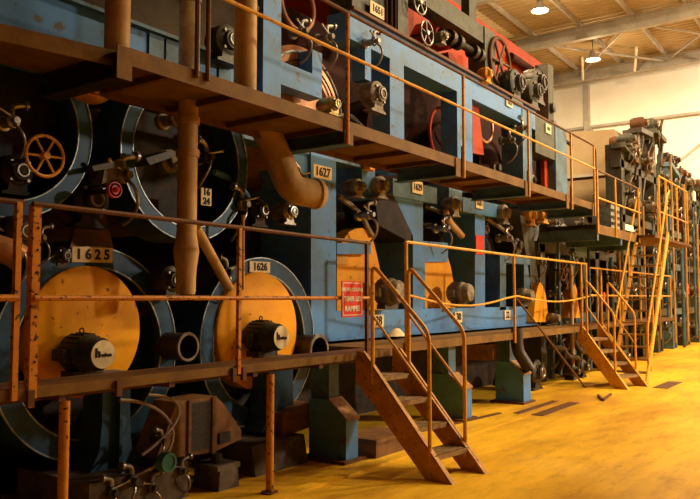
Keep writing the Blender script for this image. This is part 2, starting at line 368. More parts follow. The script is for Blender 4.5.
# ------------------------------------------------------------------ stairs
def stair(name, label, x0, x1, ytop, ybot, ztop, ntr, ms, mt, mr, rails=True, yaw=0):
    t = thing(name, label, 'stair', ((x0+x1)/2, ybot, 0))
    sl = (ztop-0)/(ytop-ybot)
    for X in (x0, x1):
        d = .16
        MB().prismX([(ybot-.02, 0), (ybot+.26, 0), (ytop+.0, ztop-.26), (ytop+.0, ztop+.02), (ytop-.1, ztop+.02)], X-.012, X+.012).build('stringer', ms, t, False)
        MB().prismX([(ybot-.02, 0), (ybot+.0, 0), (ytop-.08, ztop), (ytop-.1, ztop)], X-.012, X+.045 if X == x0 else X-.045).build('stringer_flange', ms, t, False)
    for i in range(ntr):
        z = ztop*(i+1)/(ntr+1); y = ybot+(ytop-ybot)*(i+1)/(ntr+1)
        mb = MB().box(x0+.012, x1-.012, y-.04, y+.20, z-.015, z).box(x0+.012, x1-.012, y-.045, y-.03, z-.045, z)
        for j in range(5): mb.box(x0+.03, x1-.03, y+.0+j*.036, y+.01+j*.036, z, z+.005)
        mb.build('tread', mt, t, False)
    if rails:
        for X in (x0, x1):
            ya, yb = ytop-.2, ybot+.22
            za, zb = ztop-.2*sl, .22*sl
            MB().tube(smoothpath([(X, ya, za-.08), (X, ya, ztop+.84), (X, yb, zb+1.05), (X, yb, zb-.1)], .10), .019, 8).build('handrail', mr, t)
            MB().tube([(X, ya, ztop+.36), (X, yb, zb+.50)], .013, 8).build('mid_rail', mr, t)
    t.rotation_euler.z = yaw
    return t
stair('short_stair', 'short ochre stair of four treads beside the red warning sign', 5.68, 6.23, YW, 2.95, DK, 4, 'stair', 'tread', 'yellow', yaw=-.12)
stair('short_stair', 'short yellow stair below the steep stair, far end of the narrow walkway', 13.2, 13.9, 4.40, 3.45, DK, 4, 'yellow', 'tread', 'yellow', yaw=-.25)
# steep stair, rises along the machine
ss = thing('steep_stair', 'steep tall yellow stair with many treads up to the high platform', 'stair', (14, 3.7, 0))
sa, sb = V(14.0, 0, 0), V(16.05, 0, 2.88)
for Y in (3.42, 4.02):
    MB().bar((sa.x, Y, sa.z), (sb.x, Y, sb.z), .03, .15).build('stringer', 'yellow', ss, False)
    o = V(-.35, 0, .62)
    MB().tube(smoothpath([(sa.x+.2, Y, .3), (sa.x+.2, Y, 1.03), (sb.x, Y, 3.63), (sb.x+.25, Y, 3.8)], .12), .02, 8).build('handrail', 'yellow', ss)
    for t in (.3, .65):
        p = sa.lerp(sb, t); MB().tube([(p.x, Y, p.z), (p.x, Y, p.z+.73)], .015, 6).build('rail_stay', 'yellow', ss)
for i in range(1, 13):
    p = sa.lerp(sb, i/13); box(p.x-.09, p.x+.10, 3.42, 4.02, p.z-.02, p.z+.01).build('tread', 'tread', ss, False)
p = PZ(650, 371, 0)
o = MB().tube([p, p+V(0, 0, 1.9)], .03, 10).build('pole', 'black', None); tag(o, 'thin black upright pole in front of the steep stair', 'pole')
# ------------------------------------------------------------------ machine: rings and guards
def gear_ring(label, c, R, r_in, num, ang, dish=True, ymax=.5):
    t = thing('gear_case_ring', label, 'gear case', (c.x, c.y, 0 if c.z < 2 else c.z-R))
    MB().lathe([(R, -.0), (R, .40), (r_in, .40), (r_in, .33), (R-.05, .33), (R-.05, -.0)], c+V(0, .35, 0), n=64, closed=True).build('outer_ring', 'navy', t)
    MB().torus(c+V(0, -.05, 0), R-.005, .008, n=64, m=6).build('worn_rim', 'edge', t)
    MB().torus(c+V(0, -.05, 0), r_in+.004, .008, n=64, m=6).build('worn_rim', 'edge', t)
    MB().lathe([(0, 0), (R-.051, 0), (R-.051, -.02), (0, -.02)], c+V(0, .3, 0), n=48).build('shade_disc', 'dark', t)  # dark disc added for the shaded inside of the ring
    return t
def plate(par, c, w, h, s, size, rot=0, name='number_plate', dy=.012):
    ca, sa_ = math.cos(rot), math.sin(rot)
    pts = [(c.x+u*ca-v*sa_, c.z+u*sa_+v*ca) for u, v in ((-w, -h), (w, -h), (w, h), (-w, h))]
    o = MB().prism(pts, c.y-dy, c.y).build(name, 'cream', par, False); o['label'] = 'cream number plate'
    text(s, size, (c.x, c.y-dy-.002, c.z), 'ink', o, 'digits', rot=rot, bold=.004)
def motor(label, c, R, L, badge=True, m='motor', group=None, eye=True):
    # axis along -Y, c = centre of the rear
    t = thing('electric_motor', label, 'motor', (c.x, c.y-L/2, c.z-R*1.25), group)
    MB().lathe([(0, 0), (R*.75, 0), (R*.8, .02), (R, .05), (R, L*.62), (R*.97, L*.66), (R*.86, L*.72), (R*.86, L*.90), (R*.72, L), (0, L)], c, n=32).build('housing', m, t)
    mb = MB()
    for i in range(20):
        a = 2*PI*i/20; d = V(math.cos(a), 0, math.sin(a))
        mb.bar(c+d*R*1.0+V(0, -.07, 0), c+d*R*1.0+V(0, -L*.6, 0), .006, .02, up=d)
    mb.build('cooling_fins', m, t, False)
    MB().box(c.x-R*.9, c.x+R*.9, c.y-L*.6, c.y-.08, c.z-R*1.25, c.z-R*.9).build('foot', 'oil', t, False)
    MB().box(c.x-R*1.35, c.x-R*.8, c.y-L*.5, c.y-L*.15, c.z-R*.35, c.z+R*.25).build('terminal_box', m, t, False)
    if eye: MB().torus(c+V(0, -L*.35, R*1.16), R*.13, R*.045, (0, 1, 0), 16, 6).build('lifting_eye', 'oil', t)
    if badge:
        b = MB().lathe([(0, .0), (R*.72, 0), (R*.72, .006), (0, .006)], c+V(0, -L, 0), n=32).build('badge', 'cream', t); b['label'] = 'round cream badge'
        text('h', R*.62, c+V(-R*.33, -L-.009, .01), 'ink', b, 'emblem', bold=.004)
        text('valves', R*.26, c+V(R*.18, -L-.009, -.005), 'ink', b, 'lettering', bold=.0015)
    return t
R1 = .84
c1 = P(90, 350, YM); c1.z = 1.14
g1 = gear_ring('big dark blue ring numbered 1625 around a yellow disc guard', c1, R1, R1-.17, '1625', 0)
cd = c1+V(-.09, 0, .17)
yd = thing('gear_guard', 'round yellow disc guard inside the ring numbered 1625', 'guard', (cd.x, YM, cd.z-.55))
MB().lathe([(0, .10), (.48, .10), (.51, .08), (.51, -.1), (0, -.1)], cd, n=56).build('disc', 'guard', yd)
plate(g1, c1+V(-.04, -.055, R1-.07), .185, .06, '1 6 2 5', .11, rot=.02)
motor('dark motor with round cream badge bolted before the 1625 disc guard', P(70, 352, YM-.1), .142, .40)
c2 = P(258, 340, YM); c2.z = 1.14
g2 = gear_ring('big dark blue ring around the second yellow disc guard', c2, R1, R1-.17, '1626', 0)
cd = c2+V(-.07, 0, .11)
yd = thing('gear_guard', 'round yellow disc guard inside the second blue ring, left of the warning sign', 'guard', (cd.x, YM, cd.z-.55))
MB().lathe([(0, .10), (.55, .10), (.58, .08), (.58, -.1), (0, -.1)], cd, n=56).build('disc', 'guard', yd)
plate(g2, c2+V(-.05, -.055, R1-.1), .15, .055, '1626', .105)
motor('dark motor with round cream badge before the second disc guard', P(250, 336, YM-.1), .15, .40)
# upper rings
c3 = P(186, 148, YM); c3.z = 2.84
g3 = gear_ring('high dark blue ring behind the upright lagged pipe', c3, .76, .63, '1624', 0)
plate(g3, P(205.5, 197, YM-.06), .065, .08, '16\n24', .085)
c4 = P(5, 115, YM); c4.z = 2.84
gear_ring('high dark blue ring at the end of the machine, behind the rusty handwheel', c4, .70, .57, '', 0)
c0 = P(-20, 350, YM); c0.z=1.14; c0.x = c1.x-1.85
g0 = gear_ring('big dark blue ring cut by the picture edge, beside the 1625 ring', c0, R1, R1-.17, '', 0)
# spider webs (dark end covers) inside the upper rings
def roll(label, c, R, m='oil', y1=9.0, hub='castgrey', name='drying_cylinder', group='drying cylinders inside the machine', spokes=True):
    t = thing(name, label, 'cylinder', (c.x, c.y, c.z-R), group)
    MB().lathe([(R*.22, .0), (R*.3, 0), (R*.85, -.06), (R*.97, -.03), (R, -.06), (R, -(y1-c.y)), (0, -(y1-c.y))], c, n=48).build('shell', m, t)
    MB().lathe([(0, .16), (R*.12, .16), (R*.14, .10), (R*.22, .08), (R*.24, -.05)], c, n=20).build('journal', hub, t)
    return t
roll('dark drying cylinder end inside the high ring behind the upright pipe', c3+V(0, .28, 0), .5, 'dark')
roll('dark drying cylinder end inside the high ring above the rusty handwheel', c4+V(0, .3, 0), .42, 'dark')
nm = ['behind the number 1627 column', 'behind the bent lagged pipe', 'behind the tall yellow guard', 'in the bay past the tapered column', 'in the bay by the red marked column', 'in the bay over the narrow walkway', 'near the far short stair']
for i in range(4):
    X = c3.x+2.0*(i+1)
    roll('dark brown drying cylinder in the upper row, '+nm[i], V(X, YM+.75, 2.3), .5, 'dark')
for i in range(3):
    X = c2.x+2.15*(i+1)
    roll('dark brown drying cylinder in the lower row, '+nm[i+2], V(X, YM+.85, 1.15), .68, 'dark')
for i in range(4):
    X = P(440, 100, YM).x+1.9*i
    roll('reddish felt roll on the upper deck, '+('left of the middle blue post', 'right of the middle blue post', 'under the small numbered beam', 'beside the red strips')[i], V(X, YM+.9, 4.1), .55, 'felt', name='felt_roll', group='felt rolls on the upper deck')
# ------------------------------------------------------------------ blue frames
def frame(label, parts, plates=(), loc=(0, 0, 0)):
    t = thing('machine_stand', label, 'frame', loc)
    for n, m, px, Y, dep in parts:
        facepoly(px, Y, dep).build(n, m, t, False)
    for (px, py, Y, w, h, s, sz) in plates: plate(t, P(px, py, Y), w, h, s, sz)
    return t
sole = thing('sole_girder', 'long blue sole beam carrying the columns above the narrow walkway', 'beam', (8, YM, 1.08))
xs0, xs1 = P(322, 325, YM).x, P(535, 315, YM).x
box(xs0, xs1, YM, YM+.5, 1.08, 1.42).build('web', 'blue', sole, False)
box(xs0, xs1, YM-.03, YM, 1.08, 1.11).build('flange', 'blue', sole, False)
for px, py, s in ((378, 321, '28'), (458, 317, '30'), (507, 315, '32')): plate(sole, P(px, py, YM-.005), .12, .08, s, .15)
o = MB().lathe([(0, .10), (.05, .09), (.11, .03), (.15, 0), (0, 0)], V(P(395, 327, YM-.1).x, YM-.12, 1.09), (0, 0, 1), 10).build('dust_heap', 'cream', None)
o.scale = (1.2, .8, 1); tag(o, 'small heap of pale pulp dust on the ledge before the sole beam', 'dust')
frame('blue column numbered 1627 behind the end of the bent pipe', [
    ('column', 'blue', [(311, 150), (336, 157), (336, 339), (311, 342)], YM-.012, .75),
    ('header', 'blue', [(284, 141), (311, 149), (311, 186), (300, 186)], YM+.02, .5)],
    [(322, 172.5, YM-.003, .17, .075, '1627', .14)], (P(322, 330, YM).x, YM, 1))
frame('header beam painted shade grey running under the upper walkway', [
    ('beam', 'greyblue', [(240, 118), (375, 158), (375, 171), (240, 137)], YM+.0, .25)], (), (5, YM, 2.7))  # shade under the walkway is put into the grey blue
frame('blue hanging bracket with slanted foot left of the tapered column', [
    ('web', 'blue', [(362, 163), (375, 167), (375, 201), (362, 181)], YM, .5)], (), (6.3, YM, 2.5))
frame('tapered blue column with small cream plate under the second bracket', [
    ('header', 'greyblue', [(393, 178), (437, 188), (437, 204), (393, 196)], YM, .45),
    ('column', 'blue', [(393, 194), (423, 200), (423, 311), (413, 312), (413, 236)], YM+.01, .6),
    ('slanted_cover', 'dark', [(375, 195), (392, 193), (412, 235), (410, 242), (378, 225)], YM-.02, .5)],
    [(417, 187.5, YM-.003, .14, .085, '1629', .12)], (7.2, YM, 1))
frame('blue column with a red mark below the third bracket', [
    ('header', 'blue', [(463, 197), (505, 206), (505, 219), (463, 212)], YM, .45),
    ('column', 'blue', [(475, 213), (485, 215), (485, 311), (475, 311)], YM+.01, .55)],
    [(479, 203.5, YM-.003, .13, .08, '1631', .11)], (9, YM, 1))
bpy.data.objects['machine_stand.004']
rm = facepoly([(476, 235), (484, 236), (484, 255), (476, 254)], YM-.01, .01).build('red_mark', 'redbright', bpy.data.objects['machine_stand.004'], False)
frame('grey blue portal frame left of the rail post above the narrow walkway', [
    ('column', 'greyblue', [(500, 255), (506, 255), (506, 310), (500, 310)], YM, .4),
    ('column', 'greyblue', [(524, 258), (530, 259), (530, 309), (524, 309)], YM, .4),
    ('beam', 'greyblue', [(500, 255), (530, 259), (530, 265), (500, 262)], YM-.01, .4)], (), (9.9, YM, 1))
frame('blue grey column standing beside the tall yellow guard, small crossbar', [
    ('crossbar', 'blue', [(337, 243), (371, 243), (371, 254), (337, 254)], YM, .1),
    ('column', 'blue', [(411, 240), (448, 243), (448, 262), (425, 262), (425, 311), (411, 311)], YM+.1, .3)], (), (6.3, YM, 1))
frame('grey green column right of the red marked column, high bracket foot', [
    ('column', 'greyblue', [(449, 182), (462, 186), (462, 212), (449, 206)], YM-.02, .4),
    ('column', 'grey', [(520, 215), (532, 218), (540, 300), (533, 300)], YM, .4)], (), (10, YM, 1))
# yellow guards
def yguard(label, px, Y, dep=.18):
    o = facepoly(px, Y, dep).build('gear_guard', 'guard', None, False); tag(o, label, 'guard')
yguard('tall yellow domed guard plate behind the red warning sign', [(337, 326), (337, 262), (339, 250), (343, 240), (349, 232), (355, 229), (362, 228), (368, 231), (373, 240), (377, 255), (381, 275), (386, 322)], YM+.12)
yguard('tall yellow guard plate in the second bay beyond the short stair rail', [(425, 312), (425, 262), (428, 254), (434, 249), (441, 248), (447, 254), (451, 268), (454, 285), (456, 310)], YM+.15)
yguard('slim yellow pointed guard plate left of the far pair', [(533, 322), (536, 295), (538, 286), (540, 282), (543, 286), (546, 296), (549, 322)], YM-.12)
yguard('slim yellow pointed guard plate nearest the far short stair', [(568, 318), (571, 295), (573, 286), (575, 284), (577, 290), (580, 318)], YM-.12)
o = facepoly([(337, 254), (348, 254), (348, 265), (337, 265)], YM+.1, .02).build('patch', 'stair', bpy.data.objects['gear_guard.002'], False)
for px, py, l, R in ((384, 292, 'dusty grey motor end beside the tall yellow guard plate', .17), (456, 293, 'dusty grey motor end beside the second tall guard plate', .16),
                     (520, 296, 'small grey motor end seen inside the portal frame', .13), (548, 318, 'dusty motor end under the slim pointed guard', .09)):
    motor(l, P(px-6, py, YM+.0), R, .34, False, 'castgrey', eye=False)
# upper tier
ub = thing('machine_stand', 'long blue top beam with tall window openings above the upper walkway', 'frame', (8, YM, 3.2))
X0 = P(350, 30, YM).x; X1 = P(535, 115, YM).x
ZB0, ZB1 = 4.72, 5.08
box(X0, X1, YM, YM+.35, ZB0, ZB1).build('beam', 'blue', ub, False)
box(X0, X1, YM-.06, YM+.05, ZB1, ZB1+.04).build('flange', 'rust', ub, False)
for a, b in ((390, 404), (457, 472)):
    xa, xb = P(a, 100, YM).x, P(b, 100, YM).x; box(xa, xb, YM, YM+.28, UD, ZB0).build('column', 'blue', ub, False)
xa, xb = P(365, 45, YM).x, P(371, 45, YM).x; box(xa, xb, YM, YM+.2, 4.3, ZB0).build('hanger', 'blue', ub, False)
plate(ub, P(509, 103, YM-.01), .13, .07, '1653', .10)
gb = thing('machine_stand', 'grey green upper frame behind the end of the upper walkway', 'frame', (11.5, YM, 3.2))
xa, xb = P(522, 130, YM).x, P(531, 130, YM).x
box(xa, xb, YM-.012, YM+.4, UD, 5.0).build('column', 'greyblue', gb, False)
box(X1, P(555, 130, YM).x, YM, YM+.35, 4.3, 5.0).build('beam', 'grey', gb, False)
xa, xb = P(555, 150, YM).x, P(566, 150, YM).x
box(xa, xb, YM-.012, YM+.4, UD, 5.0).build('column', 'greyblue', gb, False)
plate(gb, P(548, 129, YM-.01), .14, .09, '1655', .10)
# left upper: sole beam, column and bracket
sb_ = thing('sole_girder', 'pale blue upper sole beam behind the two thick upright pipes', 'beam', (3, YM, 3.35))
box(.2, P(250, 70, YM).x, YM, YM+.4, 3.35, 3.92).build('web', 'blue', sb_, False)
box(.2, P(250, 70, YM).x, YM-.06, YM, 3.89, 3.92).build('flange', 'greyblue', sb_, False)
for px in (148, 165, 218): 
    X = P(px, 40, YM).x; box(X, X+.16, YM-.02, YM, 3.36, 3.88).build('stiffener', 'greyblue', sb_, False)
f1 = thing('machine_stand', 'tall blue post with low side bracket in front of the copper roll', 'frame', (5, YM, 3.2))
xa, xb = P(261, 50, YM).x, P(279, 50, YM).x
box(xa, xb, YM-.03, YM+.3, UD, 6.4).build('column', 'blue', f1, False)
xc = P(322, 75, YM).x
box(xb, xc, YM, YM+.2, 3.85, 4.10).build('bracket_arm', 'blue', f1, False)
box(xc-.18, xc, YM, YM+.2, 4.10, 4.38).build('bracket_upright', 'blue', f1, False)
box(P(246, 60, YM).x, xa, YM+.05, YM+.35, UD, 4.19).build('side_plate', 'greyblue', f1, False)
# copper roll
cr = P(301, 118, YM+.25)
cr = V(cr.x, YM+.25, 3.68)
t = thing('copper_roll', 'large copper coloured roll end under the blue bracket on the upper deck', 'roll', (cr.x, cr.y, cr.z-.6))
MB().lathe([(.0, -.02), (.54, -.02), (.56, .02), (.74, .06), (.80, .02), (.80, -3.5)], cr, n=56).build('shell', 'copper', t)
MB().torus(cr+V(0, -.06, 0), .72, .015, n=56).build('rim', 'edge', t)
MB().torus(cr+V(0, -.06, 0), .62, .010, n=56).build('rim', 'felt', t)
# top handwheel & hoods
def handwheel(label, c, R, m='rust', n=5, back=.3, ax=(0, -1, 0), group=None):
    t = thing('handwheel', label, 'handwheel', (c.x, c.y, c.z-R), group); ax = Vector(ax).normalized()
    MB().torus(c, R, R*.085, ax, 36, 8).build('rim', m, t)
    MB().lathe([(0, .03), (R*.18, .03), (R*.2, 0), (R*.2, -.03), (0, -.03)], c, ax, 16).build('hub', m, t)
    a = ax.orthogonal().normalized(); b = ax.cross(a)
    for i in range(n):
        an = 2*PI*i/n+.3; d = a*math.cos(an)+b*math.sin(an)
        MB().tube([c, c+d*R*.97], R*.06, 6).build('spoke', m, t)
    MB().tube([c, c-ax*back], R*.09, 8).build('stem', 'dark', t)
    return t
handwheel('rusty orange six spoke handwheel beside the high end ring', P(45, 156, 4.45), .135, 'stair', 6, .4)
handwheel('thin steel handwheel above the long blue top beam', P(427, 33, YM-.1), .17, 'steel', 5, .5)
handwheel('partly hidden handwheel at the top next to the grey post', P(420, 2, YM-.1), .17, 'steel', 5, .5)
hw = handwheel('large dark spoked wheel before the red hood', P(500, 62, YM+.2), .42, 'rust', 6, .3)
# red hood
rh = thing('red_hood', 'big red sheet hood rising behind the machine top', 'hood', (9, 6, 5))
zt = P(500, 34, 6.4).z; xr_ = P(545, 66, 6.4).x
MB().prism([(P(392, 20, 6.4).x, 5.6), (xr_, 5.6), (xr_, zt-.1), (xr_-.2, zt), (P(392, 20, 6.4).x, zt)], 6.4, 8.9).build('side_sheet', 'red', rh, False)
box(P(262, 60, 6.5).x, xr_, 6.5, 6.6, 3.2, 5.6).build('shade_panel', 'felt', rh, False)  # dark sheet added to shade the inside of the upper windows
p = P(528, 68, 6.3); MB().tube([(p.x-1.0, 6.3, p.z), (xr_+.1, 6.3, p.z)], .09, 12).build('roll_cover', 'felt', rh)
o = facepoly([(442, 18), (462, 42), (456, 48), (434, 40), (436, 30)], YM+.5, .5).build('red_cover', 'red', None, False); tag(o, 'slanted red cover right of the thin steel handwheel', 'cover')
o = facepoly([(448, 52), (463, 56), (464, 80), (452, 74)], YM+.5, .4).build('red_cover', 'red', None, False); tag(o, 'narrow red cover standing under the dark spindle', 'cover')
# green grey long inclined beam and posts over the top beam
tb = thing('machine_stand', 'grey green top rail beam crossing before the red hood', 'frame', (9, 5.1, 5))
ya = 5.35; za = P(488, 45, ya).z
xa, xb = P(392, 0, ya).x-.6, P(492, 50, ya).x
box(xa, xb, ya, ya+.25, za-.02, za+.28).build('beam', 'grey', tb, False)
xp, xq2 = P(484, 60, ya).x, P(494, 60, ya).x
box(xp, xq2, ya-.02, ya+.3, ZB1, za+.28).build('column', 'grey', tb, False)
xp, xq2 = P(472, 10, ya).x, P(479, 10, ya).x
box(xp, xq2, ya+.05, ya+.2, za+.28, za+1.0).build('post', 'grey', tb, False)
tg = thing('machine_stand', 'dark green grey post pair above the cream plate numbered 1651', 'frame', (7, YM, 5))
for a, b, m in ((352, 361, 'grey'), (398, 408, 'grey')):
    xa, xb = P(a, 0, YM).x, P(b, 0, YM).x; box(xa, xb, YM, YM+.35, ZB1+.04, 6.4).build('column', m, tg, False)
xa, xb = P(361, 0, YM).x, P(398, 20, YM).x
box(xa, P(388, 20, YM).x, YM+.05, YM+.35, ZB1+.04, 5.75).build('panel', 'grey', tg, False)
plate(tg, P(377, 10.5, YM-.0), .17, .085, '1651', .13)
for px, py in ((386, 5), (391, 8), (395, 12)):
    p = P(px, py, YM-.02); MB().tube([(p.x, p.y, ZB1+.03), (p.x, p.y, 6.4)], .022, 8).build('conduit', 'felt', tg)
# end post stack right of hood
ep = thing('machine_stand', 'dark knobbly upright at the right end of the red hood', 'frame', (12.3, 5.6, 5))
xa = P(548, 80, 5.9).x
box(xa, xa+.35, 5.9, 6.2, 3.3, P(552, 66, 5.9).z).build('column', 'grey', ep, False)
for i, z in enumerate((5.1, 5.5, 5.9)):
    MB().lathe([(0, .1), (.1, .08), (.12, 0), (0, 0)], V(xa+.17, 5.9, z), n=14).build('bearing_cap', 'oil', ep)
MB().tube([(xa+.3, 5.7, 5.2), (xa+.9, 5.7, 5.15)], .04, 8).build('side_shaft', 'dark', ep)
def blob(label, c, R, L=.3, m='castgrey', name='bearing_housing', cat='bearing', cap='steel', foot=True, group=None):
    t = thing(name, label, cat, (c.x, c.y, c.z-R*1.3), group)
    MB().lathe([(0, -L*.5), (R*.8, -L*.5), (R, -L*.3), (R, L*.15), (R*.82, L*.22), (R*.6, L*.25), (R*.55, L*.4), (0, L*.42)], c, n=22).build('housing', m, t)
    if cat == 'gearbox': cap = 'oil'
    MB().torus(c+V(0, -L*.42, 0), R*.34, R*.08, n=18, m=6).build('seal_ring', cap, t)
    for i in range(4):
        a = PI/4+i*PI/2; q = c+V(math.cos(a)*R*.72, -L*.24, math.sin(a)*R*.72)
        MB().lathe([(0, .02), (R*.1, .02), (R*.1, -.02)], q, n=6).build('bolt', cap, t)
    if foot: MB().prism([(c.x-R*.95, c.z-R*1.35), (c.x+R*.95, c.z-R*1.35), (c.x+R*.95, c.z-R*1.22), (c.x+R*.6, c.z-R*1.1), (c.x+R*.5, c.z-R*.5), (c.x-R*.5, c.z-R*.5), (c.x-R*.6, c.z-R*1.1), (c.x-R*.95, c.z-R*1.22)], c.y-L*.2, c.y+L*.25).build('foot', m, t, False)
    return t
def joint(label, c, s=1., m='castgrey', hose=True, flip=1, group=None):
    s *= .78
    """steam joint: flanged body, bent nozzle, lever, bolts and a hose"""
    t = thing('steam_joint', label, 'valve', (c.x, c.y, c.z-.1*s), group)
    MB().lathe([(0, .14*s), (.035*s, .14*s), (.04*s, .08*s), (.07*s, .07*s), (.075*s, .03*s), (.05*s, .02*s), (.055*s, -.1*s), (.08*s, -.11*s), (.08*s, -.16*s), (0, -.16*s)], c, n=18).build('body', m, t)
    MB().tube(smoothpath([c+V(0, -.02, .0), c+V(.0, -.02, .16*s), c+V(.14*s*flip, -.03, .19*s)], .05), .028*s, 10).build('nozzle', 'steel', t)
    MB().lathe([(0, .03*s), (.05*s, .03*s), (.05*s, 0), (0, 0)], c+V(.13*s*flip, -.03, .19*s), (flip, 0, .1), 12).build('flange', 'steel', t)
    MB().tube([c+V(-.03*s, -.08*s, .03), c+V(-.19*s*flip, -.1*s, .10*s)], .012*s, 6).build('lever', 'steel', t)
    MB().ball(c+V(-.19*s*flip, -.1*s, .10*s), .02*s, 8).build('lever_knob', 'brass', t)
    if hose:
        MB().tube(bz(c+V(0, -.08*s, -.04*s), c+V(.05*s*flip, -.22*s, -.10*s), c+V(.17*s*flip, -.12*s, -.32*s), c+V(.08*s*flip, .05, -.42*s)), .016*s, 8).build('hose', 'steel', t)
    return t
# spindle group before the red hood
t = thing('spindle', 'dark horizontal spindle with couplings below the grey top rail beam', 'shaft', P(465, 50, YM+.1))
c = P(470, 50, YM+.1)
MB().tube([c+V(-1.0, 0, 0), c+V(.5, 0, 0)], .06, 12).build('shaft', 'dark', t)
for dx in (-.7, -.45, .1, .3): MB().lathe([(0, .05), (.12, .05), (.12, -.05), (0, -.05)], c+V(dx, 0, 0), (1, 0, 0), 16).build('coupling', 'oil', t)
blob('yellow bearing block at the foot of the large dark wheel', P(486, 74, YM-.05), .11, .25, 'guard')
blob('round grey gearbox right of the large dark wheel', P(512, 84, YM+.05), .26, .5, 'motor', 'gearbox', 'gearbox')
blob('second round grey gearbox below the red hood end', P(530, 92, YM+.05), .24, .5, 'grey', 'gearbox', 'gearbox')
blob('tall dusty gearbox cover before the red hood end', P(535, 84, YM+.3), .3, .5, 'oil', 'gearbox', 'gearbox')
blob('small grey coupling beside the thin steel handwheel', P(441, 37, YM-.05), .085, .25, 'castgrey')
# bearings along the machine
for px, py, Y, R, m, lab in (
    (375, 95, YM-.05, .17, 'castgrey', 'grey bearing standing on the upper deck left of the blue middle post'),
    (356, 187, YM, .10, 'castgrey', 'round bearing cap right of the 1627 column, by the slanted foot'),
    (379, 186, YM-.05, .12, 'castgrey', 'round bearing cap under the second bracket, over the dark slanted cover'),
    (453, 205, YM-.05, .13, 'castgrey', 'round bearing cap between the tapered column and the red marked column'),
    (503, 213, YM-.05, .14, 'castgrey', 'round bearing cap at the end of the header numbered 1631'),
    (530, 214, YM-.02, .16, 'stair', 'bearing painted orange as if lit under the walkway beyond the fourth bracket'),  # orange light put into the paint of this bearing and the next
    (543, 213, YM-.02, .15, 'stair', 'bearing painted orange as if lit close to the far post of the upper walkway'),
    (286, 212, YM-.1, .10, 'steel', 'small bright round cap under the bent lagged pipe'),
    (256, 211, YM-.1, .12, 'dark', 'dark round cap left of the bright cap under the bent pipe'),
    (168, 280, YM-.2, .12, 'oil', 'brown bearing between the two lower blue rings'),
    (145, 292, YM+.1, .16, 'dark', 'dark bearing right of the 1625 ring'),
    (225, 42, YM-.1, .16, 'motor', 'dark green bearing right of the two thin brown posts'),
    (88, 200, YM+.1, .17, 'dark', 'dark bearing under the red knob'),
    (14, 172, YM+.1, .13, 'dark', 'dark bearing behind the rusty handwheel'),
    (58, 256, YM+.0, .07, 'oil', 'small dirty bearing above the 1625 ring'),
    (18, 232, YM-.15, .12, 'oil', 'small bearing behind the first yellow post'),
    (480, 230, YM+.35, .2, 'felt', 'dull red roll end behind the red marked column'),
    (515, 245, YM+.1, .13, 'oil', 'brown bearing above the portal frame'),
    (555, 232, YM+.0, .14, 'grey', 'grey bearing right of the orange painted pair'),
    (330, 105, YM-.15, .09, 'brass', 'small brass cap at the foot of the copper roll')):
    blob(lab, P(px, py, Y), R, .3, m)
for px, py, Y, s, fl, m, lab in (
    (366, 215, YM-.05, 1.1, 1, 'steel', 'steam joint with bright lever over the tall domed guard'),
    (442, 228, YM-.05, 1.1, 1, 'steel', 'steam joint with lever above the second tall guard'),
    (505, 238, YM-.05, 1.2, 1, 'castgrey', 'steam joint on top of the portal frame'),
    (540, 262, YM-.05, 1.1, -1, 'castgrey', 'steam joint above the slim pointed guard of the far pair'),
    (572, 262, YM-.05, 1.2, -1, 'castgrey', 'steam joint above the last slim pointed guard'),
    (300, 32, YM-.05, 1.0, 1, 'castgrey', 'steam joint right of the tall blue post at the top'),
    (325, 38, YM-.05, 1.1, 1, 'castgrey', 'steam joint over the blue bracket upright'),
    (120, 176, YM-.1, 1.2, 1, 'castgrey', 'steam joint beside the red knob'),
    (172, 120, YM-.05, 1.2, 1, 'castgrey', 'steam joint inside the high ring behind the upright pipe'),
    (205, 158, YM-.05, 1.0, -1, 'oil', 'greenish steam joint right of the upright pipe'),
    (240, 205, YM-.05, 1.1, -1, 'castgrey', 'steam joint hanging right of the high ring'),
    (298, 178, YM+.0, .9, -1, 'oil', 'steam joint tucked behind the bent pipe'),
    (40, 238, YM-.1, .6, 1, 'castgrey', 'steam joint above the 1625 ring, left of its plate'),
    (225, 272, YM-.1, .9, -1, 'oil', 'steam joint left of the second blue ring'),
    (372, 42, YM-.1, 1.0, 1, 'steel', 'steam joint hanging in the first upper window'),
    (521, 128, YM-.05, 1.1, -1, 'castgrey', 'steam joint in the window below the small numbered beam'),
    (508, 140, YM-.0, 1.2, 1, 'grey', 'steam joint hanging by the grey upper column'),
    (10, 122, YM-.1, .9, 1, 'steel', 'steam joint inside the high end ring'),
    (10, 240, YM-.1, 1.0, 1, 'steel', 'steam joint behind the first yellow rail post')):
    joint(lab, P(px, py, Y), s, m, True, fl)
# red knob
c = P(114, 190, YM-.32)
t = thing('red_indicator', 'bright red round knob with rings above the lower rail', 'knob', (c.x, c.y, c.z-.06))
MB().lathe([(0, .02), (.062, .02), (.062, -.02), (0, -.02)], c, n=24).build('disc', 'redbright', t)
MB().torus(c+V(0, -.022, 0), .045, .008, n=24, m=6).build('ring', 'felt', t)
MB().lathe([(0, .06), (.018, .055), (.022, .02), (0, .02)], c, n=16).build('button', 'redbright', t)
MB().tube([c, c+V(0, .3, 0)], .02, 8).build('stem', 'dark', t)
o = facepoly([(80, 212), (106, 216), (117, 262), (66, 262)], YM+.45, .06).build('doctor_plate', 'box', None, False); tag(o, 'dull brown steel plate between the 1625 ring and the red indicator', 'plate')
roll('brown roll end showing below the high ring behind the upright pipe', P(158, 172, YM+.5), .60, 'box', group=None)
roll('dim brown roll end between the two high rings', P(92, 120, YM+.6), .42, 'felt', group=None)
